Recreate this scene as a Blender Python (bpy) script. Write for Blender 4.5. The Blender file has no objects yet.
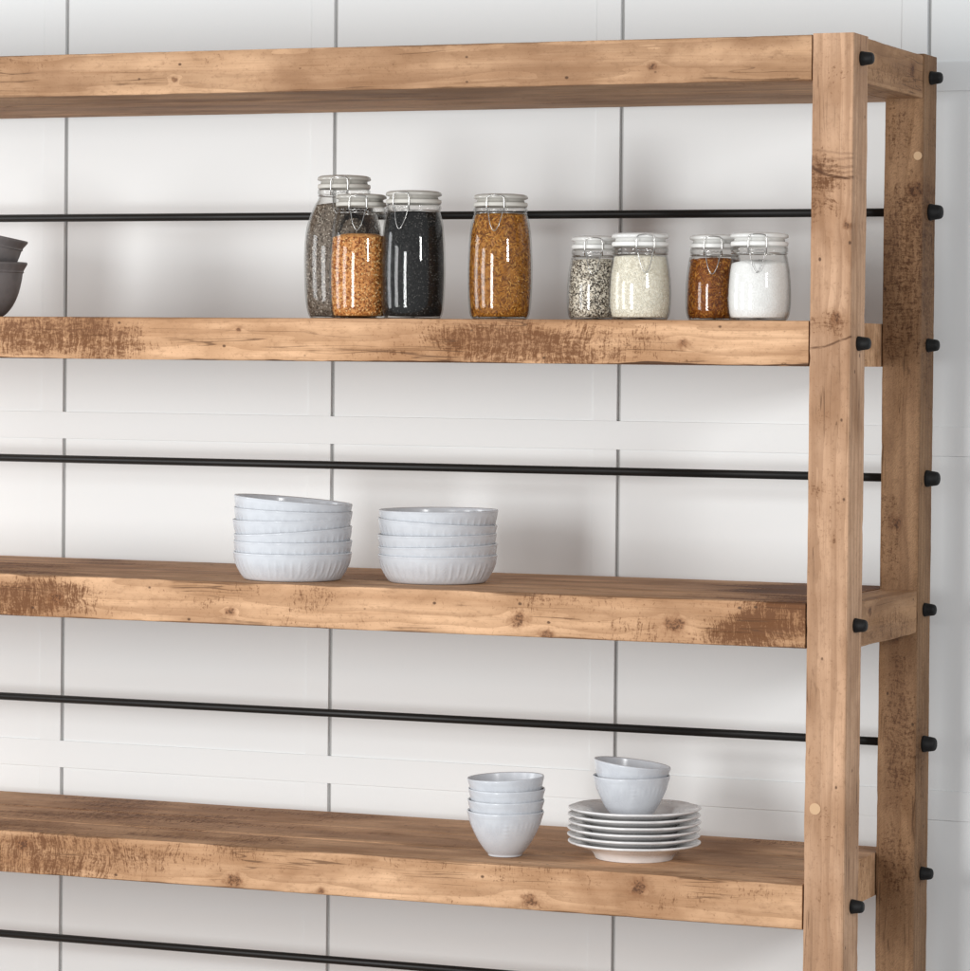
import bpy, bmesh, math, random
import numpy as np
from mathutils import Vector, Matrix

PI = math.pi
scene = bpy.context.scene
COL = scene.collection
ZT = 2.4                      # top of the shelving unit above its feet
DEPTH = 0.508                 # depth of the unit
PW, PD = 0.07, 0.0855         # post width, post depth
WALL_Y = DEPTH + 0.080        # face of the wall panelling
LEFT = -2.62                  # left end of the unit

# ------------------------------------------------------------------ helpers
def link(name, me, mat=None, parent=None, smooth=False):
    o = bpy.data.objects.new(name, me)
    COL.objects.link(o)
    if mat is not None:
        me.materials.append(mat)
    if parent is not None:
        o.parent = parent
    if smooth:
        me.polygons.foreach_set('use_smooth', [True] * len(me.polygons))
    return o

def mesh_from(verts, faces, name='mesh'):
    me = bpy.data.meshes.new(name)
    me.from_pydata([tuple(v) for v in verts], [], faces)
    me.update()
    return me

def empty(name, loc, rot=(0, 0, 0)):
    o = bpy.data.objects.new(name, None)
    o.empty_display_size = 0.05
    COL.objects.link(o)
    o.location = loc
    o.rotation_euler = rot
    return o

def tag(o, label, cat, group=None, kind=None):
    o['label'] = label
    o['category'] = cat
    if group:
        o['group'] = group
    if kind:
        o['kind'] = kind
    return o

def lathe(profile, seg=96, wob=None, close=False):
    """profile: list of (r, z); wob(theta, i, r, z) -> (r, z)"""
    V, F = [], []
    n = len(profile)
    for i, (r, z) in enumerate(profile):
        for k in range(seg):
            th = 2 * PI * k / seg
            rr, zz = wob(th, i, r, z) if wob else (r, z)
            V.append((rr * math.cos(th), rr * math.sin(th), zz))
    m = n if close else n - 1
    for i in range(m):
        a, b = i * seg, ((i + 1) % n) * seg
        for k in range(seg):
            k2 = (k + 1) % seg
            F.append((a + k, a + k2, b + k2, b + k))
    return mesh_from(V, F)

def smooth_profile(pts, n=4):
    """Catmull-Rom through (r,z) control points"""
    out = []
    P = [pts[0]] + list(pts) + [pts[-1]]
    for i in range(1, len(P) - 2):
        p0, p1, p2, p3 = P[i - 1], P[i], P[i + 1], P[i + 2]
        for s in range(n):
            t = s / n
            q = []
            for d in (0, 1):
                q.append(0.5 * (2 * p1[d] + (p2[d] - p0[d]) * t + (2 * p0[d] - 5 * p1[d] + 4 * p2[d] - p3[d]) * t * t
                                + (3 * p1[d] - p0[d] - 3 * p2[d] + p3[d]) * t ** 3))
            out.append((max(q[0], 0.0), q[1]))
    out.append(pts[-1])
    return out

def tube(points, rad, seg=8, closed=False):
    P = [Vector(p) for p in points]
    V, F = [], []
    n = len(P)
    prev = None
    for i, p in enumerate(P):
        if closed:
            t = P[(i + 1) % n] - P[i - 1]
        else:
            t = P[min(i + 1, n - 1)] - P[max(i - 1, 0)]
        t.normalize()
        if prev is None:
            a = Vector((0, 0, 1)) if abs(t.z) < 0.9 else Vector((1, 0, 0))
        else:
            a = prev
        u = (a - t * a.dot(t)).normalized()
        prev = u
        w = t.cross(u)
        for k in range(seg):
            th = 2 * PI * k / seg
            V.append(p + (u * math.cos(th) + w * math.sin(th)) * rad)
    m = n if closed else n - 1
    for i in range(m):
        a, b = i * seg, ((i + 1) % n) * seg
        for k in range(seg):
            k2 = (k + 1) % seg
            F.append((a + k, a + k2, b + k2, b + k))
    if not closed:
        F.append(tuple(range(seg))[::-1])
        F.append(tuple((n - 1) * seg + k for k in range(seg)))
    return V, F

def join(parts):
    V, F = [], []
    for v, f in parts:
        o = len(V)
        V += list(v)
        F += [tuple(i + o for i in q) for q in f]
    return V, F

# ------------------------------------------------------------------ node helpers
class NT:
    def __init__(s, name):
        s.m = bpy.data.materials.new(name)
        s.m.use_nodes = True
        s.t = s.m.node_tree
        s.t.nodes.clear()
        s.out = s.n('ShaderNodeOutputMaterial')
    def n(s, typ, **kw):
        nd = s.t.nodes.new(typ)
        for k, v in kw.items():
            setattr(nd, k, v)
        return nd
    def l(s, a, b):
        s.t.links.new(a, b)
    def setin(s, sock, v):
        if isinstance(v, bpy.types.NodeSocket):
            s.l(v, sock)
        else:
            sock.default_value = v
    def math(s, op, a, b=None, c=None, clamp=False):
        nd = s.n('ShaderNodeMath', operation=op)
        nd.use_clamp = clamp
        s.setin(nd.inputs[0], a)
        if b is not None: s.setin(nd.inputs[1], b)
        if c is not None: s.setin(nd.inputs[2], c)
        return nd.outputs[0]
    def vmath(s, op, a, b):
        nd = s.n('ShaderNodeVectorMath', operation=op)
        s.setin(nd.inputs[0], a)
        s.setin(nd.inputs[1], b)
        return nd.outputs[0]
    def noise(s, vec, scale=1.0, detail=3.0, rough=0.5, dist=0.0):
        nd = s.n('ShaderNodeTexNoise')
        s.l(vec, nd.inputs['Vector'])
        nd.inputs['Scale'].default_value = scale
        nd.inputs['Detail'].default_value = detail
        nd.inputs['Roughness'].default_value = rough
        nd.inputs['Distortion'].default_value = dist
        return nd.outputs['Fac']
    def remap(s, v, a, b, c=0.0, d=1.0, smooth=True):
        nd = s.n('ShaderNodeMapRange')
        nd.interpolation_type = 'SMOOTHSTEP' if smooth else 'LINEAR'
        s.setin(nd.inputs[0], v)
        for i, x in enumerate((a, b, c, d)):
            nd.inputs[i + 1].default_value = x
        return nd.outputs[0]
    def mix(s, fac, a, b, blend='MIX'):
        nd = s.n('ShaderNodeMix', data_type='RGBA', blend_type=blend)
        s.setin(nd.inputs[0], fac)
        for sock, v in ((nd.inputs[6], a), (nd.inputs[7], b)):
            if isinstance(v, (tuple, list)):
                v = (*v[:3], 1.0)
            s.setin(sock, v)
        return nd.outputs[2]
    def ramp(s, fac, stops):
        nd = s.n('ShaderNodeValToRGB')
        cr = nd.color_ramp
        while len(cr.elements) < len(stops):
            cr.elements.new(0.5)
        for e, (p, c) in zip(cr.elements, stops):
            e.position = p
            e.color = (*c, 1.0)
        s.l(fac, nd.inputs[0])
        return nd.outputs[0]
    def mapping(s, vec, scale=(1, 1, 1), loc=(0, 0, 0)):
        nd = s.n('ShaderNodeMapping')
        s.l(vec, nd.inputs['Vector'])
        nd.inputs['Scale'].default_value = scale
        nd.inputs['Location'].default_value = loc
        return nd.outputs[0]
    def principled(s, color, rough=0.5, normal=None, **kw):
        b = s.n('ShaderNodeBsdfPrincipled')
        s.setin(b.inputs['Base Color'], (*color, 1.0) if isinstance(color, tuple) else color)
        s.setin(b.inputs['Roughness'], rough)
        if normal is not None:
            s.l(normal, b.inputs['Normal'])
        for k, v in kw.items():
            s.setin(b.inputs[k], v)
        s.l(b.outputs[0], s.out.inputs[0])
        return b
    def bump(s, h, strength=0.3, dist=0.001, normal=None):
        nd = s.n('ShaderNodeBump')
        nd.inputs['Strength'].default_value = strength
        nd.inputs['Distance'].default_value = dist
        s.l(h, nd.inputs['Height'])
        if normal is not None:
            s.l(normal, nd.inputs['Normal'])
        return nd.outputs[0]

# ------------------------------------------------------------------ wood
def wood(name, seed, knots=(), patches=(), light=(0.660, 0.408, 0.240), mid=(0.400, 0.212, 0.104),
         distress=0.5, saw=0.0, tone=1.0, cross=0.5, gouges=(), edge=(0.0, 0.0), height=0.075):
    """Grain runs along local X. knots: (x, z, radius) on the front face;
       patches: (x, z, half length, half height, strength) of rough-sawn dark wood."""
    N = NT(name)
    tc = N.n('ShaderNodeTexCoord')
    co = tc.outputs['Object']
    sd = (seed * 3.17, seed * 1.93, seed * 2.41)
    cs = N.mapping(co, (1, 1, 1), sd)
    sep = N.n('ShaderNodeSeparateXYZ')
    N.l(co, sep.inputs[0])
    X, Y, Z = sep.outputs
    # knots
    kn_dark = None
    kn_flow = None
    kn_noise = N.noise(cs, 90.0, 3, 0.6)
    for kx, kz, kr in knots:
        dx = N.math('MULTIPLY', N.math('SUBTRACT', X, kx), 0.8 / kr)
        dz = N.math('MULTIPLY', N.math('SUBTRACT', Z, kz), 1.0 / kr)
        d2 = N.math('ADD', N.math('MULTIPLY', dx, dx), N.math('MULTIPLY', dz, dz))
        d = N.math('ADD', N.math('SQRT', d2), N.math('MULTIPLY', N.math('SUBTRACT', kn_noise, 0.5), 2.2))
        dark = N.remap(d, 0.3, 1.5, 1.0, 0.0)
        flow = N.math('DIVIDE', 1.0, N.math('ADD', 1.0, N.math('MULTIPLY', d2, 0.35)))
        kn_dark = dark if kn_dark is None else N.math('MAXIMUM', kn_dark, dark)
        kn_flow = flow if kn_flow is None else N.math('ADD', kn_flow, flow)
    # growth rings
    wav = N.n('ShaderNodeTexWave', wave_type='RINGS', rings_direction='X', wave_profile='SAW')
    N.l(N.mapping(co, (0.10, 1, 1), (seed * 0.37, 0.05 + 0.013 * (seed % 5), 0.022 * (seed % 4) - 0.03)), wav.inputs['Vector'])
    wav.inputs['Scale'].default_value = 22.0
    wav.inputs['Distortion'].default_value = 7.0
    wav.inputs['Detail'].default_value = 2.5
    wav.inputs['Detail Scale'].default_value = 1.3
    if kn_flow is not None:
        N.l(N.math('MULTIPLY', kn_flow, 5.0), wav.inputs['Phase Offset'])
    rings = wav.outputs['Fac']
    grain = N.noise(N.mapping(cs, (1.6, 28, 28)), 1.0, 5, 0.6, 0.6)
    fibre = N.noise(N.mapping(cs, (9, 420, 420)), 1.0, 3, 0.6)
    blot = N.noise(N.mapping(cs, (5, 14, 14)), 1.0, 3, 0.55)
    pale = tuple(min(c * 1.15, 0.9) for c in light)
    col = N.ramp(grain, [(0.28, mid), (0.5, light), (0.74, pale)])
    col = N.mix(N.remap(rings, 0.35, 1.0, 0.0, 0.42), col, tuple(c * 0.72 for c in mid))
    col = N.mix(N.remap(blot, 0.40, 0.70, 0.0, 0.70), col, tuple(c * 0.86 for c in mid))
    wide = N.noise(N.mapping(cs, (3.2, 5, 5), (7.3, 1.1, 4.2)), 1.0, 4, 0.6, 0.4)
    col = N.mix(N.remap(wide, 0.47, 0.70, 0.0, 0.60), col, (0.25, 0.118, 0.052))
    col = N.mix(N.remap(fibre, 0.52, 0.78, 0.0, 0.36), col, tuple(c * 0.55 for c in mid))
    mot = N.noise(N.mapping(cs, (60, 120, 120)), 1.0, 5, 0.7)
    col = N.mix(N.remap(mot, 0.50, 0.72, 0.0, 0.40), col, tuple(c * 0.62 for c in mid))
    # rough-sawn dark areas: big soft mask * cross-grain saw streaks * fine breakup
    big = N.noise(N.mapping(cs, (2.6, 9, 9)), 1.0, 4, 0.55)
    mask = N.remap(big, 0.60 - 0.22 * distress, 0.86 - 0.16 * distress)
    for px, pz, hl, hh, st in patches:
        dx = N.math('MULTIPLY', N.math('SUBTRACT', X, px), 1.0 / hl)
        dz = N.math('MULTIPLY', N.math('SUBTRACT', Z, pz), 1.0 / hh)
        d = N.math('SQRT', N.math('ADD', N.math('MULTIPLY', dx, dx), N.math('MULTIPLY', dz, dz)))
        d = N.math('ADD', d, N.math('MULTIPLY', N.math('SUBTRACT', big, 0.5), 3.4))
        mask = N.math('MAXIMUM', mask, N.remap(d, 0.15, 1.45, st, 0.0))
    wn = N.n('ShaderNodeTexNoise')
    N.l(cs, wn.inputs['Vector'])
    wn.inputs['Scale'].default_value = 11.0
    wn.inputs['Detail'].default_value = 3.0
    cw = N.vmath('ADD', cs, N.vmath('MULTIPLY', N.vmath('SUBTRACT', wn.outputs['Color'], (0.5, 0.5, 0.5)), (0.05, 0.02, 0.02)))
    streak = N.noise(N.mapping(cw, (210, 30, 30)), 1.0, 5, 0.7, 0.4)
    along = N.noise(N.mapping(cw, (45, 170, 170)), 1.0, 4, 0.7, 0.6)
    crumb = N.noise(N.mapping(cw, (190, 230, 230)), 1.0, 4, 0.7)
    tex = N.math('ADD', N.math('MULTIPLY', streak, cross), N.math('ADD', N.math('MULTIPLY', crumb, 0.32), N.math('MULTIPLY', along, 0.68 - cross)))
    kw_ = N.n('ShaderNodeTexWave', wave_type='BANDS', bands_direction='X')
    N.l(cw, kw_.inputs['Vector'])
    kw_.inputs['Scale'].default_value = 75.0
    kw_.inputs['Distortion'].default_value = 5.0
    kw_.inputs['Detail'].default_value = 2.0
    kw_.inputs['Detail Scale'].default_value = 3.0
    tex = N.math('ADD', tex, N.math('MULTIPLY', N.math('SUBTRACT', kw_.outputs['Fac'], 0.5), 0.085 * cross))
    thr = N.math('SUBTRACT', 0.66, N.math('MULTIPLY', mask, 0.205))
    dm = N.math('MULTIPLY', N.math('SUBTRACT', tex, thr), 9.0, clamp=True)
    dm = N.math('MULTIPLY', dm, N.remap(mask, 0.02, 0.35))
    stain = N.math('MULTIPLY', mask, 0.40)
    brown = (0.285, 0.132, 0.052)
    dark = (0.120, 0.043, 0.013)
    col = N.mix(stain, col, brown)
    col = N.mix(N.math('MULTIPLY', dm, 0.90), col, dark)
    col = N.mix(N.remap(crumb, 0.56, 0.72, 0.0, 0.42), col, (0.185, 0.080, 0.030))
    # gouges across the board, shade of their ridges painted in: (x, slope, curvature, width, strength)
    for gx, gs, gc, gw, gst in gouges:
        zc = N.math('ADD', Z, 0.035)
        line = N.math('ADD', N.math('MULTIPLY_ADD', zc, gs, gx), N.math('MULTIPLY', N.math('MULTIPLY', zc, zc), gc))
        wob = N.math('MULTIPLY', N.math('SUBTRACT', big, 0.5), 0.03)
        dd = N.math('ABSOLUTE', N.math('ADD', N.math('SUBTRACT', X, line), wob))
        gm = N.math('MULTIPLY', N.math('MULTIPLY', N.remap(dd, gw * 0.3, gw * 1.5, gst, 0.0), N.remap(streak, 0.30, 0.55)), N.remap(Y, 0.002, 0.012, 1.0, 0.15))
        col = N.mix(gm, col, (0.085, 0.032, 0.012))
        dm = N.math('MAXIMUM', dm, gm)
    # top edge: nick stains; bottom edge: dirt plus painted-in underside shade, broken by noise
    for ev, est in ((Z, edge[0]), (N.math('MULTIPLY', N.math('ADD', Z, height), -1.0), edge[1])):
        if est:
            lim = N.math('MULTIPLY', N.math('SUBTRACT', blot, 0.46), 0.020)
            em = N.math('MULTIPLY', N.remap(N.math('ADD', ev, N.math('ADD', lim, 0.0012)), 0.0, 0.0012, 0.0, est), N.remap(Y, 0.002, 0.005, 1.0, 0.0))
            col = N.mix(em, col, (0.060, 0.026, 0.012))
    # nail holes and specks
    vor = N.n('ShaderNodeTexVoronoi')
    N.l(N.mapping(cs, (38, 52, 52)), vor.inputs['Vector'])
    vor.inputs['Scale'].default_value = 1.0
    sepc = N.n('ShaderNodeSeparateColor')
    N.l(vor.outputs['Color'], sepc.inputs[0])
    speck = N.math('MULTIPLY', N.remap(vor.outputs['Distance'], 0.07, 0.17, 1.0, 0.0),
                   N.math('GREATER_THAN', sepc.outputs[0], 0.90))
    col = N.mix(N.math('MULTIPLY', speck, 0.85), col, (0.07, 0.032, 0.016))
    # long thin cracks along the grain
    crk = N.noise(N.mapping(cs, (2.2, 60, 60)), 1.0, 2, 0.5, 0.4)
    crack = N.math('MULTIPLY', N.remap(N.math('ABSOLUTE', N.math('SUBTRACT', crk, 0.5)), 0.004, 0.012, 1.0, 0.0),
                   N.remap(blot, 0.5, 0.6))
    col = N.mix(N.math('MULTIPLY', crack, 0.7), col, (0.10, 0.047, 0.022))
    if saw:
        w2 = N.n('ShaderNodeTexWave', wave_type='BANDS', bands_direction='DIAGONAL')
        N.l(N.mapping(cs, (1, 1, 1)), w2.inputs['Vector'])
        w2.inputs['Scale'].default_value = 110.0
        w2.inputs['Distortion'].default_value = 14.0
        w2.inputs['Detail'].default_value = 3.0
        col = N.mix(N.math('MULTIPLY', N.math('MULTIPLY', w2.outputs['Fac'], crumb), saw), col, (0.14, 0.065, 0.03))
    if kn_dark is not None:
        col = N.mix(N.math('MULTIPLY', kn_dark, 0.72), col, (0.20, 0.080, 0.030))
        col = N.mix(N.math('MULTIPLY', N.remap(kn_dark, 0.6, 1.0, 0.0, 0.7), N.remap(crumb, 0.42, 0.58)), col, (0.055, 0.022, 0.011))
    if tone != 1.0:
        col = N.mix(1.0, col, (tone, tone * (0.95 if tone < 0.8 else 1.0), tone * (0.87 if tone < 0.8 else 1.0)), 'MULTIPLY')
    h = N.math('ADD', N.math('MULTIPLY', fibre, 0.35), N.math('MULTIPLY', crumb, 0.35))
    h = N.math('SUBTRACT', h, N.math('MULTIPLY', dm, 0.5))
    h = N.math('SUBTRACT', h, N.math('ADD', speck, crack))
    nrm = N.bump(h, 0.55, 0.0012)
    N.principled(col, N.remap(grain, 0.3, 0.7, 0.62, 0.82), nrm, **{'Specular IOR Level': 0.25})
    return N.m

def board_mesh(L, D, H, seed, cham=0.0022, jit=0.0024, step=0.014, x0=0.0):
    """Board from x0 to x0+L, y 0..D, z 0..-H with uneven worn edges."""
    rng = random.Random(seed)
    n = max(2, int(L / step))
    V, F = [], []
    cur = [cham] * 4
    for i in range(n + 1):
        x = x0 + L * i / n
        cs = []
        for c in range(4):
            cur[c] += rng.uniform(-jit, jit) * 0.6
            cur[c] = min(max(cur[c], cham * 0.5), cham + jit)
            v = cur[c]
            if rng.random() < 0.05:
                v += rng.uniform(0.001, 0.004)
            cs.append(v)
        a, b, c, d = cs
        m = 0.29
        # corners: (0,0) top front, (D,0), (D,-H), (0,-H); each chamfer has a mid point
        ring = [(0, -a), (a * m, -a * m), (a, 0), (D - b, 0), (D - b * m, -b * m), (D, -b),
                (D, -H + c), (D - c * m, -H + c * m), (D - c, -H), (d, -H), (d * m, -H + d * m), (0, -H + d)]
        for y, z in ring:
            V.append((x, y, z))
    k = 12
    for i in range(n):
        for j in range(k):
            j2 = (j + 1) % k
            F.append((i * k + j, (i + 1) * k + j, (i + 1) * k + j2, i * k + j2))
    F.append(tuple(range(k)))
    F.append(tuple(n * k + j for j in range(k))[::-1])
    return V, F

# ------------------------------------------------------------------ other materials
def m_metal_black():
    N = NT('black_powder_coat')
    tc = N.n('ShaderNodeTexCoord')
    nz = N.noise(tc.outputs['Object'], 900, 2)
    N.principled((0.012, 0.0115, 0.011), 0.42, N.bump(nz, 0.15, 0.0004), **{'Specular IOR Level': 0.35})
    return N.m
def m_rubber():
    N = NT('black_cap')
    tc = N.n('ShaderNodeTexCoord')
    nz = N.noise(tc.outputs['Object'], 700, 2)
    N.principled((0.006, 0.006, 0.006), 0.6, N.bump(nz, 0.2, 0.0004), **{'Specular IOR Level': 0.3})
    return N.m
def m_wall():
    N = NT('white_wall_paint')
    tc = N.n('ShaderNodeTexCoord')
    co = tc.outputs['Object']
    big = N.noise(co, 1.7, 3)
    fine = N.noise(N.mapping(co, (300, 300, 60)), 1.0, 3)
    col = N.mix(big, (0.772, 0.785, 0.785), (0.800, 0.813, 0.812))
    wavy = N.noise(co, 5.0, 3)
    N.principled(col, 0.48, N.bump(fine, 0.12, 0.0006, N.bump(wavy, 0.12, 0.004)), **{'Specular IOR Level': 0.3})
    return N.m
def m_gap():
    N = NT('wall_groove_paint')
    N.principled((0.58, 0.58, 0.57), 0.6)
    return N.m
def m_glaze(name, col, dark, rough=0.16):
    N = NT(name)
    tc = N.n('ShaderNodeTexCoord')
    co = tc.outputs['Object']
    nz = N.noise(co, 35, 3)
    c = N.mix(N.remap(nz, 0.35, 0.7), col, dark)
    fine = N.noise(co, 160, 2)
    N.principled(c, N.remap(nz, 0.3, 0.7, rough, rough + 0.14), N.bump(fine, 0.08, 0.0006), **{'Specular IOR Level': 0.5})
    return N.m
def m_glass():
    N = NT('clear_glass')
    tr = N.n('ShaderNodeBsdfTransparent')
    gl = N.n('ShaderNodeBsdfGlossy')
    gl.inputs['Roughness'].default_value = 0.03
    lw = N.n('ShaderNodeLayerWeight')
    lw.inputs['Blend'].default_value = 0.35
    edge = N.math('POWER', lw.outputs['Facing'], 2.2)
    N.l(N.mix(N.math('MULTIPLY', edge, 0.75), (0.992, 0.990, 0.984), (0.52, 0.52, 0.50)), tr.inputs[0])
    lf = N.n('ShaderNodeLayerWeight')
    lf.inputs['Blend'].default_value = 0.5
    fr = N.math('MULTIPLY_ADD', N.math('POWER', lf.outputs['Facing'], 5.0), 0.80, 0.020)
    mx = N.n('ShaderNodeMixShader')
    N.l(fr, mx.inputs[0])
    N.l(tr.outputs[0], mx.inputs[1])
    N.l(gl.outputs[0], mx.inputs[2])
    N.l(mx.outputs[0], N.out.inputs[0])
    return N.m
def m_lid(name, col, alpha):
    N = NT(name)
    tr = N.n('ShaderNodeBsdfTransparent')
    tr.inputs[0].default_value = (0.9, 0.9, 0.88, 1)
    b = N.n('ShaderNodeBsdfPrincipled')
    b.inputs['Base Color'].default_value = (*col, 1)
    b.inputs['Roughness'].default_value = 0.12
    b.inputs['Specular IOR Level'].default_value = 0.7
    mx = N.n('ShaderNodeMixShader')
    mx.inputs[0].default_value = alpha
    N.l(tr.outputs[0], mx.inputs[1])
    N.l(b.outputs[0], mx.inputs[2])
    N.l(mx.outputs[0], N.out.inputs[0])
    return N.m
def m_simple(name, col, rough, **kw):
    N = NT(name)
    tc = N.n('ShaderNodeTexCoord')
    nz = N.noise(tc.outputs['Object'], 300, 2)
    N.principled(col, rough, N.bump(nz, 0.08, 0.0004), **kw)
    return N.m
def m_grain(name, stops, rough=0.5):
    N = NT(name)
    g = N.n('ShaderNodeNewGeometry')
    col = N.ramp(g.outputs['Random Per Island'], stops)
    N.principled(col, rough, **{'Specular IOR Level': 0.22})
    return N.m
def m_powder(name, a, b, scale, rough=0.8, bump=0.6):
    N = NT(name)
    tc = N.n('ShaderNodeTexCoord')
    co = tc.outputs['Object']
    v = N.n('ShaderNodeTexVoronoi')
    N.l(co, v.inputs['Vector'])
    v.inputs['Scale'].default_value = scale
    lump = N.noise(co, 45, 4, 0.6)
    f = N.math('ADD', N.math('MULTIPLY', v.outputs['Distance'], 0.6), N.math('MULTIPLY', lump, 0.6))
    col = N.mix(N.remap(f, 0.3, 0.9), a, b)
    N.principled(col, rough, N.bump(f, bump, 0.002))
    return N.m

M_ROD, M_CAP, M_WALL, M_GAP = m_metal_black(), m_rubber(), m_wall(), m_gap()
M_WHITE = m_glaze('pale_grey_glaze', (0.605, 0.622, 0.652), (0.55, 0.565, 0.597))
M_PLATE = m_glaze('plate_glaze', (0.76, 0.745, 0.735), (0.68, 0.67, 0.67))
M_DARKBOWL = m_glaze('charcoal_glaze', (0.180, 0.164, 0.162), (0.140, 0.127, 0.125), 0.42)
M_GLASS = m_glass()
M_LID_GREY = m_lid('glass_lid', (0.50, 0.475, 0.43), 0.88)
M_LID_WHITE = m_lid('frosted_lid', (0.78, 0.77, 0.74), 0.9)
M_GASKET = m_simple('rubber_gasket', (0.56, 0.535, 0.485), 0.45)
M_GASKET_WHITE = m_simple('white_gasket', (0.80, 0.79, 0.76), 0.45)
M_WIRE = m_simple('steel_wire', (0.55, 0.54, 0.52), 0.25, Metallic=1.0)

# ------------------------------------------------------------------ the wall
wall = empty('panelled_wall', (0, WALL_Y, 0))
tag(wall, 'white painted wall with shallow rectangular panels and thin dark upright grooves behind the shelves', 'wall')
def box_mesh(x0, x1, y0, y1, z0, z1, bev=0.0008):
    bm = bmesh.new()
    bmesh.ops.create_cube(bm, size=1.0)
    for v in bm.verts:
        v.co = Vector((x0 + (v.co.x + 0.5) * (x1 - x0), y0 + (v.co.y + 0.5) * (y1 - y0), z0 + (v.co.z + 0.5) * (z1 - z0)))
    if bev:
        bmesh.ops.bevel(bm, geom=bm.edges[:], offset=bev, segments=2, affect='EDGES', profile=0.6)
    me = bpy.data.meshes.new('box')
    bm.to_mesh(me)
    bm.free()
    return me
GROOVE = 0.0066
MOD = 0.5865
groove_x = [-1.7975 + MOD * i for i in range(-3, 6)]
rails_z = [ZT - 0.0 + 0.0 - 0.6535 * i for i in range(-1, 4)]     # top edges of the cross rails
RH = 0.053
STILE = 0.047
xa, xb = groove_x[0], groove_x[-1]
link('backing_board', box_mesh(xa - 0.02, xb + 0.02, 0.0100, 0.022, rails_z[-1] - 0.7, rails_z[0] + 0.1, 0), M_GAP, wall)
for i in range(len(groove_x) - 1):
    x0 = groove_x[i] + GROOVE / 2
    x1 = groove_x[i + 1] - GROOVE / 2
    for j in range(len(rails_z)):
        zt = rails_z[j] - RH
        zb = rails_z[j + 1] if j + 1 < len(rails_z) else zt - 0.6
        link('panel', box_mesh(x0, x1 - STILE, 0.0030, 0.0098, zb, zt, 0.0004), M_WALL, wall)
        link('stile', box_mesh(x1 - STILE, x1, 0.0, 0.0097, zb, zt, 0.0006), M_WALL, wall)
for zr in rails_z:
    link('rail', box_mesh(xa, xb, 0.0, 0.0096, zr - RH, zr, 0.0006), M_WALL, wall)

# ------------------------------------------------------------------ the shelving unit
unit = empty('shelving_unit', (0, 0, 0))
tag(unit, 'tall open shelving unit of rough reclaimed pine with black metal rods and bolt caps', 'shelving unit')

def place_board(name, V, F, mat, loc, rot, parent):
    me = mesh_from(V, F)
    o = link(name, me, mat, parent)
    o.location = loc
    o.rotation_euler = rot
    return o

SHELF_T = [-0.0018, -0.472, -0.9375, -1.403, -1.869]     # top faces below the unit's top
SHELF_H = 0.0752
BX0, BX1 = LEFT + PW + 0.0015, -PW - 0.0022
shelf_knots = [
    [(-0.35, -0.045, 0.007), (-1.25, -0.05, 0.005)],
    [(-0.29, -0.040, 0.009), (-1.12, -0.020, 0.005)],
    [(-1.48, -0.042, 0.013), (-1.13, -0.052, 0.008), (-0.58, -0.047, 0.014), (-0.30, -0.044, 0.016), (-0.53, -0.07, 0.010)],
    [(-1.655, -0.030, 0.012), (-1.545, -0.022, 0.012), (-1.12, -0.062, 0.014), (-0.555, -0.058, 0.014), (-0.36, -0.024, 0.016), (-0.95, -0.068, 0.006)],
    [],
]
shelf_patches = [
    [(-1.55, -0.01, 0.10, 0.022, 0.6), (-1.17, -0.012, 0.07, 0.025, 0.6), (-0.30, -0.07, 0.10, 0.02, 0.4), (-0.95, -0.03, 0.12, 0.02, 0.3)],
    [(-1.50, -0.035, 0.27, 0.055, 1.2), (-1.63, -0.04, 0.13, 0.06, 0.9), (-0.62, -0.035, 0.30, 0.06, 1.2), (-0.80, -0.06, 0.15, 0.03, 0.7), (-0.95, -0.01, 0.1, 0.02, 0.5)],
    [(-1.58, -0.04, 0.24, 0.06, 1.25), (-1.40, -0.06, 0.10, 0.02, 0.7), (-0.98, -0.035, 0.09, 0.05, 0.8), (-0.13, -0.030, 0.17, 0.075, 1.7), (-0.36, -0.05, 0.16, 0.05, 0.75), (-0.74, -0.02, 0.10, 0.02, 0.4)],
    [(-1.60, -0.035, 0.25, 0.06, 1.1), (-1.32, -0.03, 0.24, 0.05, 1.05), (-1.13, -0.01, 0.10, 0.03, 0.9), (-0.78, -0.01, 0.25, 0.015, 0.55), (-0.30, -0.01, 0.1, 0.012, 0.4)],
    [],
]
for i, zt in enumerate(SHELF_T):
    planks = [(0.0, 0.150), (0.1512, 0.168), (0.3204, 0.1874)] if i != 0 else [(0.0, 0.205), (0.2062, 0.3016)]
    V, F = join([([(x, y + y0, z) for x, y, z in v], f) for (y0, d), (v, f) in
                 [(pl, board_mesh(BX1 - BX0, pl[1], SHELF_H, 31 * i + k, x0=BX0)) for k, pl in enumerate(planks)]])
    tone = [0.90, 1.10, 1.06, 1.06, 1.0][i]
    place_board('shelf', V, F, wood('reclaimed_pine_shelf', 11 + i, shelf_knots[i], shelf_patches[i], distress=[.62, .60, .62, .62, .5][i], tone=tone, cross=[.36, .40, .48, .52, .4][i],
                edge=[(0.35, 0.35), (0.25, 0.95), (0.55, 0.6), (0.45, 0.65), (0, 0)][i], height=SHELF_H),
                (0, 0.001, ZT + zt), (0, 0, 0), unit)

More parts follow.
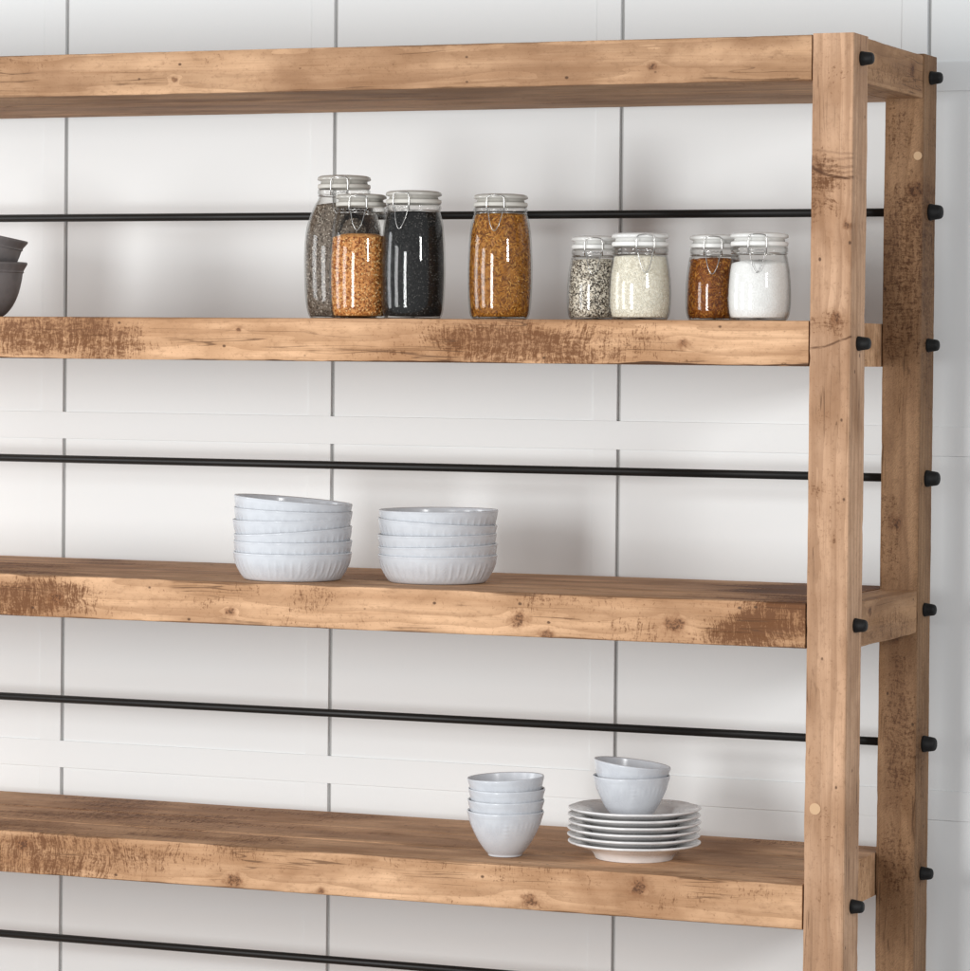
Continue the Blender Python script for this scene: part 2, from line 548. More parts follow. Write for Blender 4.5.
# posts: local X runs up the post
def post(x, y, seed, knots=(), patches=(), distress=0.5, saw=0.0, tone=1.0, light=None, mid=None, gouges=()):
    V, F = board_mesh(ZT, PD, PW, seed, cham=0.003, jit=0.0018)
    kw = {}
    if light: kw['light'] = light
    if mid: kw['mid'] = mid
    # local x -> world z, local -z -> world +x   (rotate -90 deg about Y)
    return place_board('post', V, F, wood('reclaimed_pine_post', seed, knots, patches, distress=distress, saw=saw, tone=tone, cross=0.30, gouges=gouges, **kw),
                       (x, y, 0), (0, -PI / 2, 0), unit)
cap_prof = smooth_profile([(0.0120, 0.0), (0.0121, 0.003), (0.0114, 0.006), (0.0102, 0.0150), (0.0093, 0.0185), (0.0070, 0.0208), (0.0035, 0.0216), (0.0, 0.0218)], 3)
cap_me = lathe(cap_prof, 24)
cap_me.materials.append(M_CAP)
cap_me.polygons.foreach_set('use_smooth', [True] * len(cap_me.polygons))
rodcap_me = lathe([(r * 1.22, z * 1.12) for r, z in cap_prof], 24)
rodcap_me.materials.append(M_CAP)
rodcap_me.polygons.foreach_set('use_smooth', [True] * len(rodcap_me.polygons))

posts = []
def zz(px_z):           # height of a feature below the unit's top -> local x of a post
    return ZT + px_z
front = post(-PW, 0, 41, [(zz(-0.315), -0.062, 0.007), (zz(-0.47), -0.045, 0.009)],
             [(zz(-0.235), -0.02, 0.045, 0.06, 1.1), (zz(-0.285), -0.02, 0.04, 0.05, 0.9), (zz(-0.475), -0.03, 0.025, 0.05, 1.0),
              (zz(-0.63), -0.03, 0.04, 0.05, 0.6), (zz(-0.75), -0.02, 0.035, 0.05, 1.0), (zz(-0.83), -0.045, 0.035, 0.012, 1.0),
              (zz(-1.30), -0.04, 0.05, 0.04, 0.6), (zz(-1.42), -0.04, 0.03, 0.03, 0.5), (zz(-0.07), -0.05, 0.04, 0.03, 0.6)],
             distress=0.66, tone=0.97, light=(0.605, 0.375, 0.235), mid=(0.40, 0.222, 0.122),
             gouges=[(zz(-0.234), 0.22, 4.0, 0.0028, 0.95), (zz(-0.219), 0.05, 2.0, 0.0026, 0.45), (zz(-0.207), -0.05, 1.0, 0.0024, 0.35), (zz(-0.196), 0.05, 1.0, 0.0022, 0.3),
                     (zz(-0.227), 0.10, 3.0, 0.0020, 0.4), (zz(-0.512), -0.25, 3.0, 0.0020, 0.8)])
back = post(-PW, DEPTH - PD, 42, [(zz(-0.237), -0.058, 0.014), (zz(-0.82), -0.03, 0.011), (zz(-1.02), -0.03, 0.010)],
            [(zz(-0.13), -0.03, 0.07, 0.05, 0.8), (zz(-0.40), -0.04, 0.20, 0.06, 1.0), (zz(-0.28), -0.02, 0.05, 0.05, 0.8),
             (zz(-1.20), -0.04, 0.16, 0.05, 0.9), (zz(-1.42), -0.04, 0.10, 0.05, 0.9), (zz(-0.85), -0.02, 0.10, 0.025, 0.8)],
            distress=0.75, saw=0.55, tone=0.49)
post(LEFT, 0, 43)
post(LEFT, DEPTH - PD, 44)
# sawn dowel plug on the front post
plug = lathe([(0.0095, 0.0), (0.0095, 0.0012), (0.0, 0.0012)], 24)
pl = link('dowel_plug', plug, m_simple('pale_plug', (0.58, 0.37, 0.21), 0.7), front)
pl.location = (zz(-1.276), 0.0, -0.019)
pl.rotation_euler = (PI / 2, 0, 0)
plug2 = lathe([(0.0075, 0.0), (0.0075, 0.0010), (0.0, 0.0010)], 24)
p2 = link('dowel_plug', plug2, m_simple('pale_plug', (0.46, 0.30, 0.17), 0.7), back)
p2.location = (zz(-0.178), 0.0, -0.061)
p2.rotation_euler = (PI / 2, 0, 0)

def cap(me, parent_post, y, zrel, name):
    o = bpy.data.objects.new(name, me)
    COL.objects.link(o)
    o.parent = parent_post
    # post local frame: x up, y depth, -z is world +x
    o.location = (ZT + zrel, y, -PW - 0.0003)
    o.rotation_euler = (PI, 0, 0)
    return o
for i, zt in enumerate(SHELF_T):
    zc = zt - SHELF_H / 2 + (0.001 if i else 0.0)
    cap(cap_me, front, PD / 2, zc, 'bolt_cap')
    cap(cap_me, back, PD / 2, zc, 'bolt_cap')

# side rails between the posts, flush with their outer faces, at every second shelf
for i in (0, 2, 4):
    zt = SHELF_T[i]
    L = DEPTH - 2 * PD - 0.002
    for side, xs in (('r', 0.0), ('l', LEFT + PW)):
        V, F = board_mesh(L, PW - 0.001, SHELF_H, 77 + i + (side == 'l'))
        kn = [(0.27, -0.03, 0.016)] if i == 0 else [(0.05, -0.02, 0.01)]
        if i == 0:
            # in the photograph this rail runs over the front face of the rear post
            pass
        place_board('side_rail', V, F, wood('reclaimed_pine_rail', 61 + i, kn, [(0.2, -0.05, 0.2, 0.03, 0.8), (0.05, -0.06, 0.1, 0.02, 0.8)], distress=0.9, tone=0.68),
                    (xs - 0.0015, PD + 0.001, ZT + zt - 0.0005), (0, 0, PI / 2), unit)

# black rods along the back
ROD_Y = DEPTH - 0.0397
for zr in (-0.2747, -0.7431, -1.211, -1.6776, -2.10):
    V, F = tube([(LEFT + PW * 0.5, 0, 0), (-PW * 0.5, 0, 0)], 0.0075, 20)
    r = link('metal_rod', mesh_from(V, F), M_ROD, unit, True)
    r.location = (0, ROD_Y, ZT + zr)
    for xe, rot in ((0.0003, PI / 2), (LEFT - 0.0003, -PI / 2)):
        c = bpy.data.objects.new('end_cap', rodcap_me)
        COL.objects.link(c)
        c.parent = r
        c.location = (xe, 0, 0)
        c.rotation_euler = (0, rot, 0)

# ------------------------------------------------------------------ crockery
def shell(profile_out, thick, seg=144, wob=None, foot=None):
    """closed bowl: outer profile from the base centre up, then inner profile back down"""
    P = smooth_profile(profile_out, 5)
    inner = []
    n = len(P)
    for i, (r, z) in enumerate(P):
        a = P[max(i - 1, 0)]
        b = P[min(i + 1, n - 1)]
        t = Vector((b[0] - a[0], b[1] - a[1]))
        t.normalize()
        nx, nz = -t.y, t.x
        inner.append((max(r + nx * thick, 0.0), z + nz * thick))
    top = P[-1]
    it = inner[-1]
    lip = [((top[0] + it[0]) / 2 + 0.0004, max(top[1], it[1]) + thick * 0.42)]
    prof = P + lip + inner[::-1]
    no = len(P)
    return lathe(prof, seg, (lambda th, i, r, z: wob(th, i if i < no else -1, r, z)) if wob else None)

def serving_bowl_wob(th, i, r, z):
    if i < 0 or z < 0.004:
        return r, z
    h = min(max((z - 0.006) / 0.034, 0.0), 1.0)
    env = math.sin(PI * h) if 0 < h < 1 else 0.0
    leaf = max(0.0, math.cos(th * 44)) ** 1.2
    motif = max(0.0, math.cos(th * 6)) ** 14
    zig = math.sin(th * 96) * math.sin(z * 900)
    bead = 0.0004 * math.sin(th * 60) * math.exp(-((z - 0.010) / 0.003) ** 2)
    return r + env * (0.0010 * leaf * (1 - motif) + 0.0018 * motif * (0.5 + 0.5 * zig)) + bead, z
bowl_prof = [(0.0, 0.0018), (0.055, 0.0016), (0.078, 0.0), (0.085, 0.0008), (0.0905, 0.007), (0.0965, 0.018),
             (0.1015, 0.029), (0.1045, 0.039), (0.1055, 0.0450), (0.1062, 0.0475)]
bowl_me = shell(bowl_prof, 0.0030, 396, serving_bowl_wob)

def cup_wob(th, i, r, z):
    if i < 0:
        return r, z
    h = min(max((z - 0.030) / 0.040, 0.0), 1.0)
    env = math.sin(PI * h) if 0 < h < 1 else 0.0
    m = max(0.0, math.cos(th * 5)) ** 10
    return r + env * 0.0013 * (m * (0.6 + 0.4 * math.sin(z * 900)) + 0.45 * max(0.0, math.cos(th * 40)) * math.exp(-((z - 0.058) / 0.008) ** 2)), z + (0.0009 * math.sin(3 * th) if z > 0.07 else 0)
cup_prof = [(0.0, 0.003), (0.024, 0.003), (0.026, 0.0), (0.0290, 0.0004), (0.0300, 0.0035), (0.0345, 0.0085), (0.0400, 0.0155),
            (0.0470, 0.0260), (0.0525, 0.0365), (0.0578, 0.0480), (0.0618, 0.0590), (0.0652, 0.0700), (0.0672, 0.0772)]
cup_me = shell(cup_prof, 0.0028, 160, cup_wob)

def plate_wob(th, i, r, z):
    if r < 0.060:
        return r, z
    k = min((r - 0.060) / 0.05, 1.0)
    lobe = abs(math.cos(th * 4)) ** 0.7
    return r * (1 - 0.026 * k * (1 - lobe)), z + 0.0003 * k * math.sin(th * 8 + PI / 2)
plate_out = [(0.0, 0.0030), (0.060, 0.0030), (0.0615, 0.0), (0.0665, 0.0), (0.0685, 0.0035), (0.0725, 0.0100), (0.0790, 0.0155),
             (0.0880, 0.0182), (0.0990, 0.0216), (0.1090, 0.0252), (0.1128, 0.0262)]
P_ = smooth_profile(plate_out, 4)
plate_in = [(0.1155, 0.0280), (0.1150, 0.0302), (0.1135, 0.0308), (0.1110, 0.0298), (0.1000, 0.0276), (0.0890, 0.0263), (0.0805, 0.0235), (0.0745, 0.0165),
            (0.0700, 0.0095), (0.0650, 0.0070), (0.0400, 0.0062), (0.0, 0.0062)]
plate_me = lathe(P_ + plate_in, 192, plate_wob)

def darkbowl_wob(th, i, r, z):
    if i < 0:
        return r, z
    bead = 0.0008 * (0.5 + 0.5 * math.sin(th * 70)) * math.exp(-((z - 0.083) / 0.0022) ** 2)
    return r + bead, z
dark_prof = [(0.0, 0.003), (0.034, 0.003), (0.036, 0.0), (0.040, 0.0006), (0.050, 0.008), (0.0615, 0.024), (0.0700, 0.044),
             (0.0750, 0.064), (0.0772, 0.078), (0.0775, 0.0815), (0.0792, 0.083), (0.0788, 0.0855), (0.0825, 0.092), (0.0862, 0.0985)]
dark_me = shell(dark_prof, 0.0034, 160, darkbowl_wob)
for me, mt in ((bowl_me, M_WHITE), (cup_me, M_WHITE), (plate_me, M_PLATE), (dark_me, M_DARKBOWL)):
    me.materials.append(mt)
    me.polygons.foreach_set('use_smooth', [True] * len(me.polygons))

def put(name, me, loc, tilt, az, spin, label, cat, group, rim=0.0):
    """tilt about a horizontal axis: the side in direction az (radians) goes up"""
    o = bpy.data.objects.new(name, me)
    COL.objects.link(o)
    axis = Vector((math.sin(az), -math.cos(az), 0))
    loc = Vector(loc) + Vector((math.cos(az), math.sin(az), 0)) * (rim * math.sin(math.radians(tilt)))
    mat = Matrix.Translation(loc) @ Matrix.Rotation(math.radians(tilt), 4, axis) @ Matrix.Rotation(spin, 4, 'Z')
    o.matrix_world = mat
    tag(o, label, cat, group)
    return o

CAM_RIGHT = math.radians(22.4)      # the viewer's right, as a world azimuth (x axis turned by the camera's yaw)
rng = random.Random(5)
S3, S4, S2 = ZT - 0.9375, ZT - 1.403, ZT - 0.472
# six wide bowls; dz above the shelf, tilt in degrees (positive: the right side is higher)
ordw = ['bottom', 'second from bottom', 'third from bottom', 'fourth from bottom', 'fifth from bottom', 'top']
left_stack = [(0.0, 0.0, 'bottom bowl resting on the wood'), (0.0205, 0.3, 'second bowl up, lying level'), (0.0392, 4.2, 'third bowl up, its right side riding high'),
              (0.0595, 1.2, 'fourth bowl up'), (0.0760, -2.0, 'fifth bowl up'), (0.0935, -4.4, 'topmost bowl, sloping down to the right')]
for k, (dz, t, what) in enumerate(left_stack):
    put('bowl', bowl_me, Vector((-1.070 + rng.uniform(-.0015, .0015), 0.125, S3 + 0.0005 + dz)), t, CAM_RIGHT, -0.9 + rng.uniform(-.12, .12),
        'wide bowl in the left stack of six, ' + what, 'bowl', 'wide bowls stacked on the third shelf', 0.0475)
right_stack = [(0.0, 0.2, 'bottom bowl resting on the wood'), (0.0170, 1.8, 'second bowl up'), (0.0367, 1.0, 'middle bowl of the five'),
               (0.0587, -3.2, 'fourth bowl up, left rim high'), (0.0790, 0.4, 'topmost bowl with its open inside in view')]
for k, (dz, t, what) in enumerate(right_stack):
    put('bowl', bowl_me, Vector((-0.815 + rng.uniform(-.0015, .0015), 0.190, S3 + 0.0005 + dz)), t, CAM_RIGHT, -1.0 + rng.uniform(-.12, .12),
        'wide bowl in the right stack of five, ' + what, 'bowl', 'wide bowls stacked on the third shelf', 0.0475)
cups = [(0.0, 0.0, 'bottom cup standing on the wood'), (0.0192, 0.3, 'second cup up'), (0.0385, 0.4, 'third cup up'), (0.0585, 2.6, 'topmost cup, rim tipped up to the right')]
for k, (dz, t, what) in enumerate(cups):
    put('cup', cup_me, Vector((-0.645 + 0.0012 * k, 0.104, S4 + 0.0005 + dz)), t, CAM_RIGHT, -1.15 + 0.1 * k,
        'pale cup in the stack of four, ' + what, 'cup', 'cups stacked on the lowest visible shelf')
plate_words = ['bottom plate with its foot on the wood', 'second plate up', 'third plate up', 'fourth plate up', 'fifth plate up, just under the top plate', 'top plate carrying the two cups']
for k in range(6):
    put('plate', plate_me, Vector((-0.432 + rng.uniform(-.0012, .0012), 0.173, S4 + 0.0005 + 0.0118 * k)), rng.uniform(-.35, .35), CAM_RIGHT, 0.35 + rng.uniform(-.06, .06),
        'pale lobed plate in the stack, ' + plate_words[k], 'plate', 'plates stacked on the lowest visible shelf')
zb = S4 + 0.0118 * 5 + 0.0068
put('cup', cup_me, Vector((-0.436, 0.170, zb)), 0.4, CAM_RIGHT, -1.15, 'pale grey handleless cup set directly on the top plate under another cup', 'cup', 'cups on the plate stack')
put('cup', cup_me, Vector((-0.4445, 0.170, zb + 0.0215)), -6.5, CAM_RIGHT, -0.9, 'pale grey handleless cup nested askew above the plates, sloping down to the right', 'cup', 'cups on the plate stack')
put('bowl', dark_me, Vector((-1.718, 0.130, S2 + 0.0004)), 0.0, CAM_RIGHT, 0.0, 'deep charcoal bowl at the left edge, lower one standing on the wood', 'bowl', 'charcoal bowls beside the jars')
put('bowl', dark_me, Vector((-1.738, 0.130, S2 + 0.0585)), -11.5, CAM_RIGHT, 0.4, 'deep charcoal bowl at the left edge, upper one nested at a tilt', 'bowl', 'charcoal bowls beside the jars')

# ------------------------------------------------------------------ clip-top jars
def area_samples(profile, n, rg):
    """random points and normals on a lathe surface"""
    P = np.array(profile)
    seg = np.diff(P, axis=0)
    ln = np.hypot(seg[:, 0], seg[:, 1])
    w = ln * (P[:-1, 0] + P[1:, 0]) / 2
    idx = rg.choice(len(w), n, p=w / w.sum())
    t = rg.random(n)
    r = P[idx, 0] + seg[idx, 0] * t
    z = P[idx, 1] + seg[idx, 1] * t
    th = rg.random(n) * 2 * PI
    nr = seg[idx, 1] / np.maximum(ln[idx], 1e-9)
    nz = -seg[idx, 0] / np.maximum(ln[idx], 1e-9)
    pos = np.stack([r * np.cos(th), r * np.sin(th), z], 1)
    nor = np.stack([nr * np.cos(th), nr * np.sin(th), nz], 1)
    return pos, nor

def grains_mesh(profile, n, length, width, seed, tang=0.9, fill=True):
    """one mesh: many small spindle-shaped grains packed over a solid core"""
    rg = np.random.default_rng(seed)
    pos, nor = area_samples(profile, n, rg)
    d = rg.normal(size=(n, 3))
    d -= (d * nor).sum(1, keepdims=True) * nor * tang
    d /= np.linalg.norm(d, axis=1, keepdims=True)
    a = np.cross(d, nor)
    a /= np.maximum(np.linalg.norm(a, axis=1, keepdims=True), 1e-6)
    b = np.cross(d, a)
    L = length * rg.uniform(0.75, 1.2, (n, 1)) / 2
    R = width * rg.uniform(0.8, 1.2, (n, 1)) / 2
    depth = rg.uniform(0.0, 1.0, (n, 1)) * width * 0.7 + R * 1.0
    c = pos - nor * depth
    k = 6
    rings = [(-0.62, 0.78), (0.62, 0.78)] if length > 2.2 * width else [(-0.5, 0.87), (0.5, 0.87)]
    pts = [c - d * L]
    for s, q in rings:
        for j in range(k):
            th = 2 * PI * j / k
            pts.append(c + d * L * s + (a * math.cos(th) + b * math.sin(th)) * R * q)
    pts.append(c + d * L)
    m = len(pts)
    V = np.stack(pts, 1).reshape(-1, 3)
    tri, quad = [], []
    for j in range(k):
        j2 = (j + 1) % k
        tri.append((0, 1 + j2, 1 + j))
        tri.append((m - 1, 1 + k + j, 1 + k + j2))
        quad.append((1 + j, 1 + j2, 1 + k + j2, 1 + k + j))
    base = (np.arange(n) * m)[:, None]
    tri = (np.array(tri)[None] + base[:, :, None]).reshape(-1, 3)
    quad = (np.array(quad)[None] + base[:, :, None]).reshape(-1, 4)
    # core
    seg = 48
    cv, cf = [], []
    for i, (r, z) in enumerate(profile):
        rr = max(r - width * 1.1, 0.0)
        zz_ = z - width * 0.9 if i == len(profile) - 1 or r < 1e-6 and i > 0 else z
        for s in range(seg):
            th = 2 * PI * s / seg
            cv.append((rr * math.cos(th), rr * math.sin(th), zz_))
    off = len(V)
    for i in range(len(profile) - 1):
        for s in range(seg):
            s2 = (s + 1) % seg
            cf.append((off + i * seg + s, off + i * seg + s2, off + (i + 1) * seg + s2, off + (i + 1) * seg + s))
    V = np.concatenate([V, np.array(cv)])
    quad = np.concatenate([quad, np.array(cf)])
    me = bpy.data.meshes.new('grains')
    me.vertices.add(len(V))
    me.vertices.foreach_set('co', V.astype(np.float32).ravel())
    nl = tri.size + quad.size
    me.loops.add(nl)
    me.loops.foreach_set('vertex_index', np.concatenate([tri.ravel(), quad.ravel()]).astype(np.int32))
    me.polygons.add(len(tri) + len(quad))
    starts = np.concatenate([np.arange(len(tri)) * 3, tri.size + np.arange(len(quad)) * 4])
    me.polygons.foreach_set('loop_start', starts.astype(np.int32))
    me.update(calc_edges=True)
    me.validate()
    me.polygons.foreach_set('use_smooth', [True] * len(me.polygons))
    return me

def cut_profile(P, z0, z1, inset):
    out = []
    for r, z in P:
        if z0 <= z <= z1 and r > 0.004:
            out.append((r - inset, z))
    return out

def jar(x, y, label, body, H, neck_r, fill, clasp_deg, white, content_fn, seed):
    """body: outer (r, z) profile up to the neck; H: full height; fill: height of the contents"""
    root = empty('clip_top_jar', (x, y, S2 + 0.0006))
    tag(root, label, 'jar', 'clip top glass jars on the second shelf')
    P = smooth_profile(body, 5)
    zn = body[-1][1]                       # top of the body / start of the neck rings
    u = (H - zn) / 24.0                    # one unit of the head
    neck = [(neck_r * 0.955, zn + 1.0 * u), (neck_r * 0.955, zn + 3.0 * u), (neck_r * 1.0, zn + 4.0 * u), (neck_r * 1.005, zn + 6.5 * u),
            (neck_r * 0.985, zn + 8.6 * u), (neck_r * 0.93, zn + 9.0 * u)]
    th = 0.0022
    outer = P + neck
    inner = [(max(r - th, 0.0), z + (th if i == 0 else 0.0)) for i, (r, z) in enumerate(outer)]
    link('glass_body', lathe(outer + inner[::-1], 96), M_GLASS, root, True)
    # rubber ring, glass lid
    g = neck_r
    gas = [(g * 0.90, zn + 9.3 * u), (g * 0.985, zn + 9.5 * u), (g * 1.01, zn + 11.2 * u), (g * 1.0, zn + 13.6 * u), (g * 0.965, zn + 14.2 * u), (g * 0.90, zn + 14.2 * u)]
    link('gasket', lathe(gas, 96, close=True), M_GASKET_WHITE if white else M_GASKET, root, True)
    lid = [(0.0, zn + 14.5 * u), (g * 0.90, zn + 14.5 * u), (g * 0.88, zn + 17.2 * u), (g * 0.97, zn + 17.9 * u), (g * 1.018, zn + 18.6 * u),
           (g * 1.02, zn + 20.4 * u), (g * 0.995, zn + 21.8 * u), (g * 0.90, zn + 23.0 * u), (g * 0.6, zn + 23.8 * u), (0.0, zn + 24.0 * u)]
    link('lid', lathe(lid, 96), M_LID_WHITE if white else M_LID_GREY, root, True)
    # wire clasp, facing the viewer turned by clasp_deg
    ca = -PI / 2 + CAM_RIGHT + math.radians(clasp_deg)
    def cyl(s, r, z):      # s: arc length sideways
        a = ca + s / max(r, 0.02)
        return (r * math.cos(a), r * math.sin(a), z)
    w = 0.0155
    wr = 0.00085
    ro = g * 1.045
    parts = []
    # neck wire ring
    parts.append(tube([((g * 0.965 + wr) * math.cos(2 * PI * k / 64), (g * 0.965 + wr) * math.sin(2 * PI * k / 64), zn + 2.0 * u) for k in range(64)], wr, 6, True))
    # bail over the lid: up one side, across, down the other
    pts = []
    for s, z, r in [(-w, zn + 1.5 * u, ro), (-w, zn + 9 * u, ro * 1.03), (-w, zn + 15 * u, ro * 1.03), (-w * 0.95, zn + 18.6 * u, ro * 1.03),
                    (-w * 0.78, zn + 20.3 * u, ro * 1.02), (-w * 0.4, zn + 21.0 * u, ro * 1.01), (0, zn + 21.2 * u, ro * 1.01)]:
        pts.append((s, z, r))
    pts = pts + [(-s, z, r) for s, z, r in pts[-2::-1]]
    parts.append(tube([cyl(s, r, z) for s, z, r in pts], wr * 1.15, 7))
    # lever loop hanging below
    def body_r(z):
        for (r0, z0), (r1, z1) in zip(P[:-1], P[1:]):
            if z0 <= z <= z1 and z1 > z0:
                return r0 + (r1 - r0) * (z - z0) / (z1 - z0)
        return g * 0.97
    lp = []
    for s, dz in [(-w * 0.86, 6.0), (-w * 0.80, 2.0), (-w * 0.66, -5), (-w * 0.46, -12), (-w * 0.2, -17), (0, -18.5)]:
        z = zn + dz * u
        lp.append((s, z, max(body_r(z), g * 0.97) + 0.0030))
    lp = lp + [(-s, z, r) for s, z, r in lp[-2::-1]]
    parts.append(tube([cyl(s, r, z) for s, z, r in lp], wr * 0.9, 7))
    # cross pieces where the lever pivots
    parts.append(tube([cyl(s, ro * 1.01, zn + 5.0 * u + 0.6 * u * math.sin(s * 900)) for s in np.linspace(-w, w, 15)], wr * 0.9, 6))
    V, F = join(parts)
    link('wire_clasp', mesh_from(V, F), M_WIRE, root, True)
    # contents
    C = [(r, z) for r, z in cut_profile(P + neck[:4], 0.0035, fill, 0.0027)]
    r_top = C[-1][0]
    C = [(0.0, 0.0040), (C[0][0] * 0.7, 0.0038)] + C + [(r_top * 0.6, fill + 0.0025), (0.0, fill + 0.004)]
    me, mat = content_fn(C, seed)
    o = link('contents', me, mat, root)
    return root

def seeds(n, l, w, mat, tang=0.9):
    return lambda C, seed: (grains_mesh(C, n, l, w, seed, tang), mat)
def powder(mat):
    def f(C, seed):
        rg = random.Random(seed)
        me = lathe(C, 96, lambda th, i, r, z: (r, z + (0.0015 * math.sin(3 * th + seed) if i >= len(C) - 3 else 0)))
        me.polygons.foreach_set('use_smooth', [True] * len(me.polygons))
        return me, mat
    return f

def tall(s_r, s_h):      # 1.5 litre barrel, unit radius profile measured on the photograph
    return [(0.0, 0.003), (0.74 * s_r, 0.0015), (0.80 * s_r, 0.0), (0.875 * s_r, 0.003), (0.945 * s_r, 0.016 * s_h), (0.985 * s_r, 0.045 * s_h), (1.0 * s_r, 0.082 * s_h),
            (0.985 * s_r, 0.115 * s_h), (0.955 * s_r, 0.142 * s_h), (0.905 * s_r, 0.164 * s_h), (0.855 * s_r, 0.176 * s_h), (0.825 * s_r, 0.1815 * s_h)]
def short(s_r, s_h):
    return [(0.0, 0.003), (0.76 * s_r, 0.0015), (0.83 * s_r, 0.0), (0.90 * s_r, 0.003), (0.965 * s_r, 0.012 * s_h), (0.995 * s_r, 0.026 * s_h), (1.0 * s_r, 0.040 * s_h),
            (0.985 * s_r, 0.062 * s_h), (0.955 * s_r, 0.080 * s_h), (0.915 * s_r, 0.093 * s_h), (0.885 * s_r, 0.1025 * s_h), (0.86 * s_r, 0.1065 * s_h)]
def bottle():
    R = 0.0700
    return [(0.0, 0.003), (0.70 * R, 0.0015), (0.78 * R, 0.0), (0.86 * R, 0.004), (0.93 * R, 0.020), (0.98 * R, 0.050), (1.0 * R, 0.090), (1.0 * R, 0.125),
            (0.955 * R, 0.158), (0.86 * R, 0.182), (0.755 * R, 0.200), (0.675 * R, 0.210), (0.645 * R, 0.2150)]

G_WILD = m_grain('grey_seed', [(0.0, (0.050, 0.034, 0.024)), (0.4, (0.12, 0.092, 0.070)), (0.65, (0.24, 0.195, 0.155)), (0.85, (0.48, 0.42, 0.35)), (1.0, (0.74, 0.67, 0.58))], 0.45)
G_LENTIL = m_grain('orange_lentil', [(0.0, (0.22, 0.055, 0.010)), (0.3, (0.48, 0.175, 0.038)), (0.7, (0.74, 0.36, 0.115)), (1.0, (0.84, 0.58, 0.27))], 0.45)
G_BLACK = m_grain('black_seed', [(0.0, (0.005, 0.005, 0.005)), (0.7, (0.009, 0.009, 0.009)), (0.86, (0.05, 0.048, 0.046)), (1.0, (0.20, 0.19, 0.18))], 0.6)
G_ORZO = m_grain('amber_pasta', [(0.0, (0.12, 0.032, 0.005)), (0.4, (0.30, 0.108, 0.013)), (0.8, (0.50, 0.215, 0.032)), (1.0, (0.66, 0.36, 0.09))], 0.35)
G_RUST = m_grain('rust_pasta', [(0.0, (0.12, 0.028, 0.004)), (0.5, (0.29, 0.085, 0.010)), (0.85, (0.46, 0.18, 0.025)), (1.0, (0.58, 0.28, 0.06))], 0.35)
G_MIX = m_grain('pepper_mix', [(0.0, (0.024, 0.018, 0.013)), (0.4, (0.085, 0.064, 0.046)), (0.55, (0.25, 0.20, 0.15)), (0.75, (0.62, 0.55, 0.44)), (1.0, (0.88, 0.82, 0.71))], 0.45)
G_RICE = m_grain('white_rice', [(0.0, (0.72, 0.66, 0.54)), (0.5, (0.83, 0.785, 0.67)), (1.0, (0.89, 0.86, 0.77))], 0.4)
M_SALT = m_powder('white_salt', (0.76, 0.755, 0.74), (0.88, 0.88, 0.87), 420)

jar(-0.986, 0.150, 'tallest clip top jar with wide shoulders, full of mixed grey seeds, behind the orange lentils', bottle(), 0.2555, 0.0468, 0.203, -8, False, seeds(9000, 0.0042, 0.0018, G_WILD), 1)
jar(-0.918, 0.075, 'clip top jar two thirds full of orange lentils with clear glass above', tall(0.0550, 1.0), 0.2185, 0.0440, 0.146, -5, False, seeds(6500, 0.0042, 0.0034, G_LENTIL), 2)
jar(-0.814, 0.068, 'clip top jar filled to the neck with black seeds', tall(0.0566, 1.015), 0.2230, 0.0480, 0.184, -25, False, seeds(15000, 0.0021, 0.0016, G_BLACK, 0.3), 3)
jar(-0.651, 0.070, 'tall clip top jar of amber rice shaped pasta standing apart from the others', tall(0.0562, 0.985), 0.2160, 0.0462, 0.181, -11, False, seeds(6500, 0.0085, 0.0022, G_ORZO), 4)
jar(-0.4945, 0.125, 'small clip top jar of speckled black and cream grains', short(0.0500, 1.0), 0.1450, 0.0425, 0.103, -8, True, seeds(7000, 0.0046, 0.0018, G_MIX), 5)
jar(-0.392, 0.065, 'small clip top jar of cream coloured rice', short(0.0535, 1.02), 0.1480, 0.0478, 0.107, 8, True, seeds(9000, 0.0040, 0.0018, G_RICE), 6)
jar(-0.279, 0.125, 'small clip top jar of rust brown pasta behind the white salt', short(0.0493, 1.01), 0.1465, 0.0420, 0.104, -8, True, seeds(5500, 0.0070, 0.0021, G_RUST), 7)
jar(-0.180, 0.066, 'small clip top jar of fine white salt nearest the right post', short(0.0536, 1.02), 0.1478, 0.0478, 0.097, -8, True, powder(M_SALT), 8)

# ------------------------------------------------------------------ light
world = bpy.data.worlds.new('World')
scene.world = world
world.use_nodes = True
bg = world.node_tree.nodes['Background']
bg.inputs[0].default_value = (0.93, 0.96, 1.0, 1.0)
bg.inputs[1].default_value = 0.46

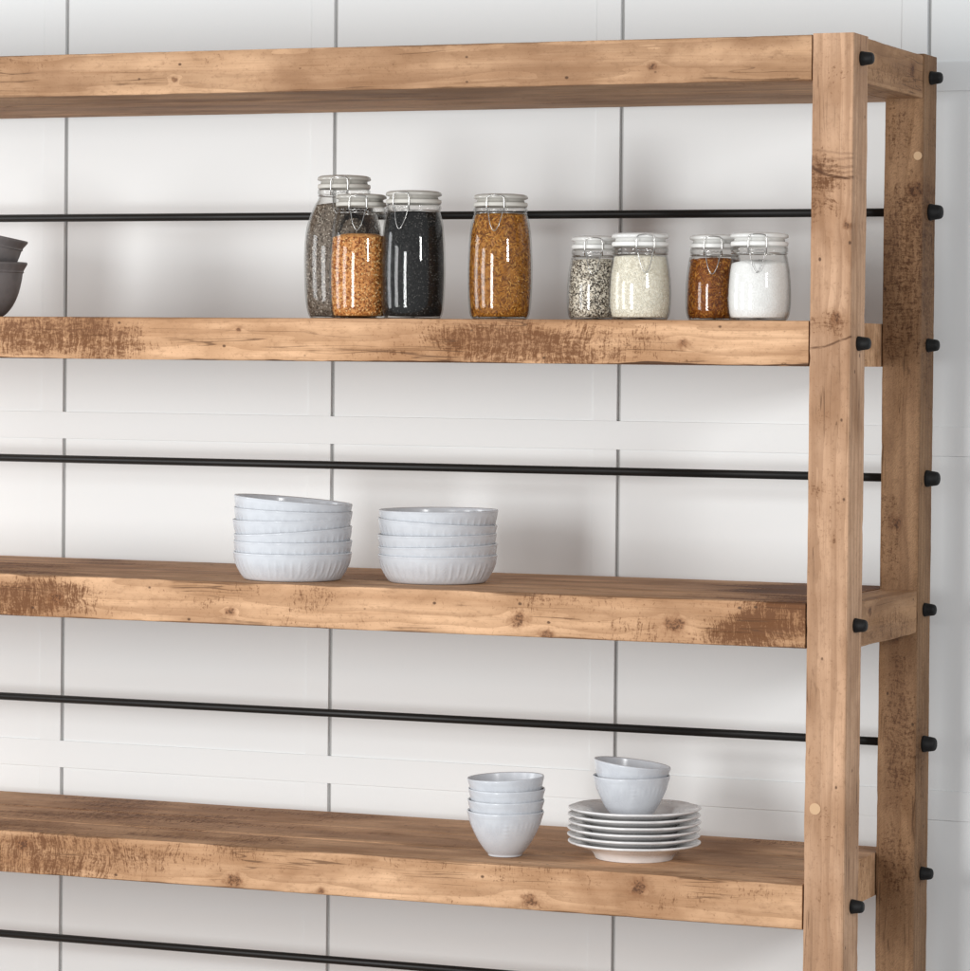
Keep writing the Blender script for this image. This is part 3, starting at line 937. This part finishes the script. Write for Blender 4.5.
def lamp(name, loc, target, sx, sy, power, col=(1, 1, 1)):
    li = bpy.data.lights.new(name, 'AREA')
    li.shape = 'RECTANGLE'
    li.size, li.size_y = sx, sy
    li.energy = power
    li.color = col
    o = bpy.data.objects.new(name, li)
    COL.objects.link(o)
    o.location = loc
    d = Vector(target) - Vector(loc)
    o.rotation_euler = d.to_track_quat('-Z', 'Y').to_euler()
    return o
lamp('key_lamp', (-1.25, -4.6, ZT - 0.70), (-0.7, 0.3, ZT - 0.7), 0.8, 1.7, 120, (0.99, 1.0, 1.0))
lamp('side_lamp', (-3.6, -3.3, ZT - 0.58), (-0.8, 0.3, ZT - 0.7), 1.0, 1.5, 53, (0.99, 1.0, 1.0))
lamp('window_lamp', (-4.6, -1.1, ZT - 0.40), (-0.7, 0.1, ZT - 0.7), 1.0, 1.5, 42, (0.95, 0.975, 1.0))
lamp('small_lamp', (2.9, -2.9, ZT + 0.30), (-0.2, 0.2, ZT - 0.8), 0.55, 0.6, 56, (0.99, 1.0, 1.0))

# ------------------------------------------------------------------ camera
F_PX, CX, CY = 3573.455, 501.08, 423.53
yaw, pitch, roll = 0.391162652, -0.0185067735, 0.00978167403
cp = (1.70512, -5.631579, ZT - 0.53724)
fw = Vector((-math.sin(yaw) * math.cos(pitch), math.cos(yaw) * math.cos(pitch), math.sin(pitch)))
rt = Vector((math.cos(yaw), math.sin(yaw), 0))
up = rt.cross(fw)
r2 = rt * math.cos(roll) + up * math.sin(roll)
u2 = -rt * math.sin(roll) + up * math.cos(roll)
cd = bpy.data.cameras.new('camera')
cam = bpy.data.objects.new('camera', cd)
COL.objects.link(cam)
cam.matrix_world = Matrix(((r2.x, u2.x, -fw.x, cp[0]), (r2.y, u2.y, -fw.y, cp[1]), (r2.z, u2.z, -fw.z, cp[2]), (0, 0, 0, 1)))
cd.sensor_fit = 'HORIZONTAL'
cd.sensor_width = 36.0
cd.lens = F_PX / 970 * 36.0
cd.shift_x = (485.0 - CX) / 970
cd.shift_y = (CY - 485.5) / 970
cd.clip_start = 0.05
cd.clip_end = 200
scene.camera = cam

scene.view_settings.view_transform = 'Standard'
scene.view_settings.look = 'None'
scene.view_settings.exposure = 0.0
scene.view_settings.gamma = 1.0
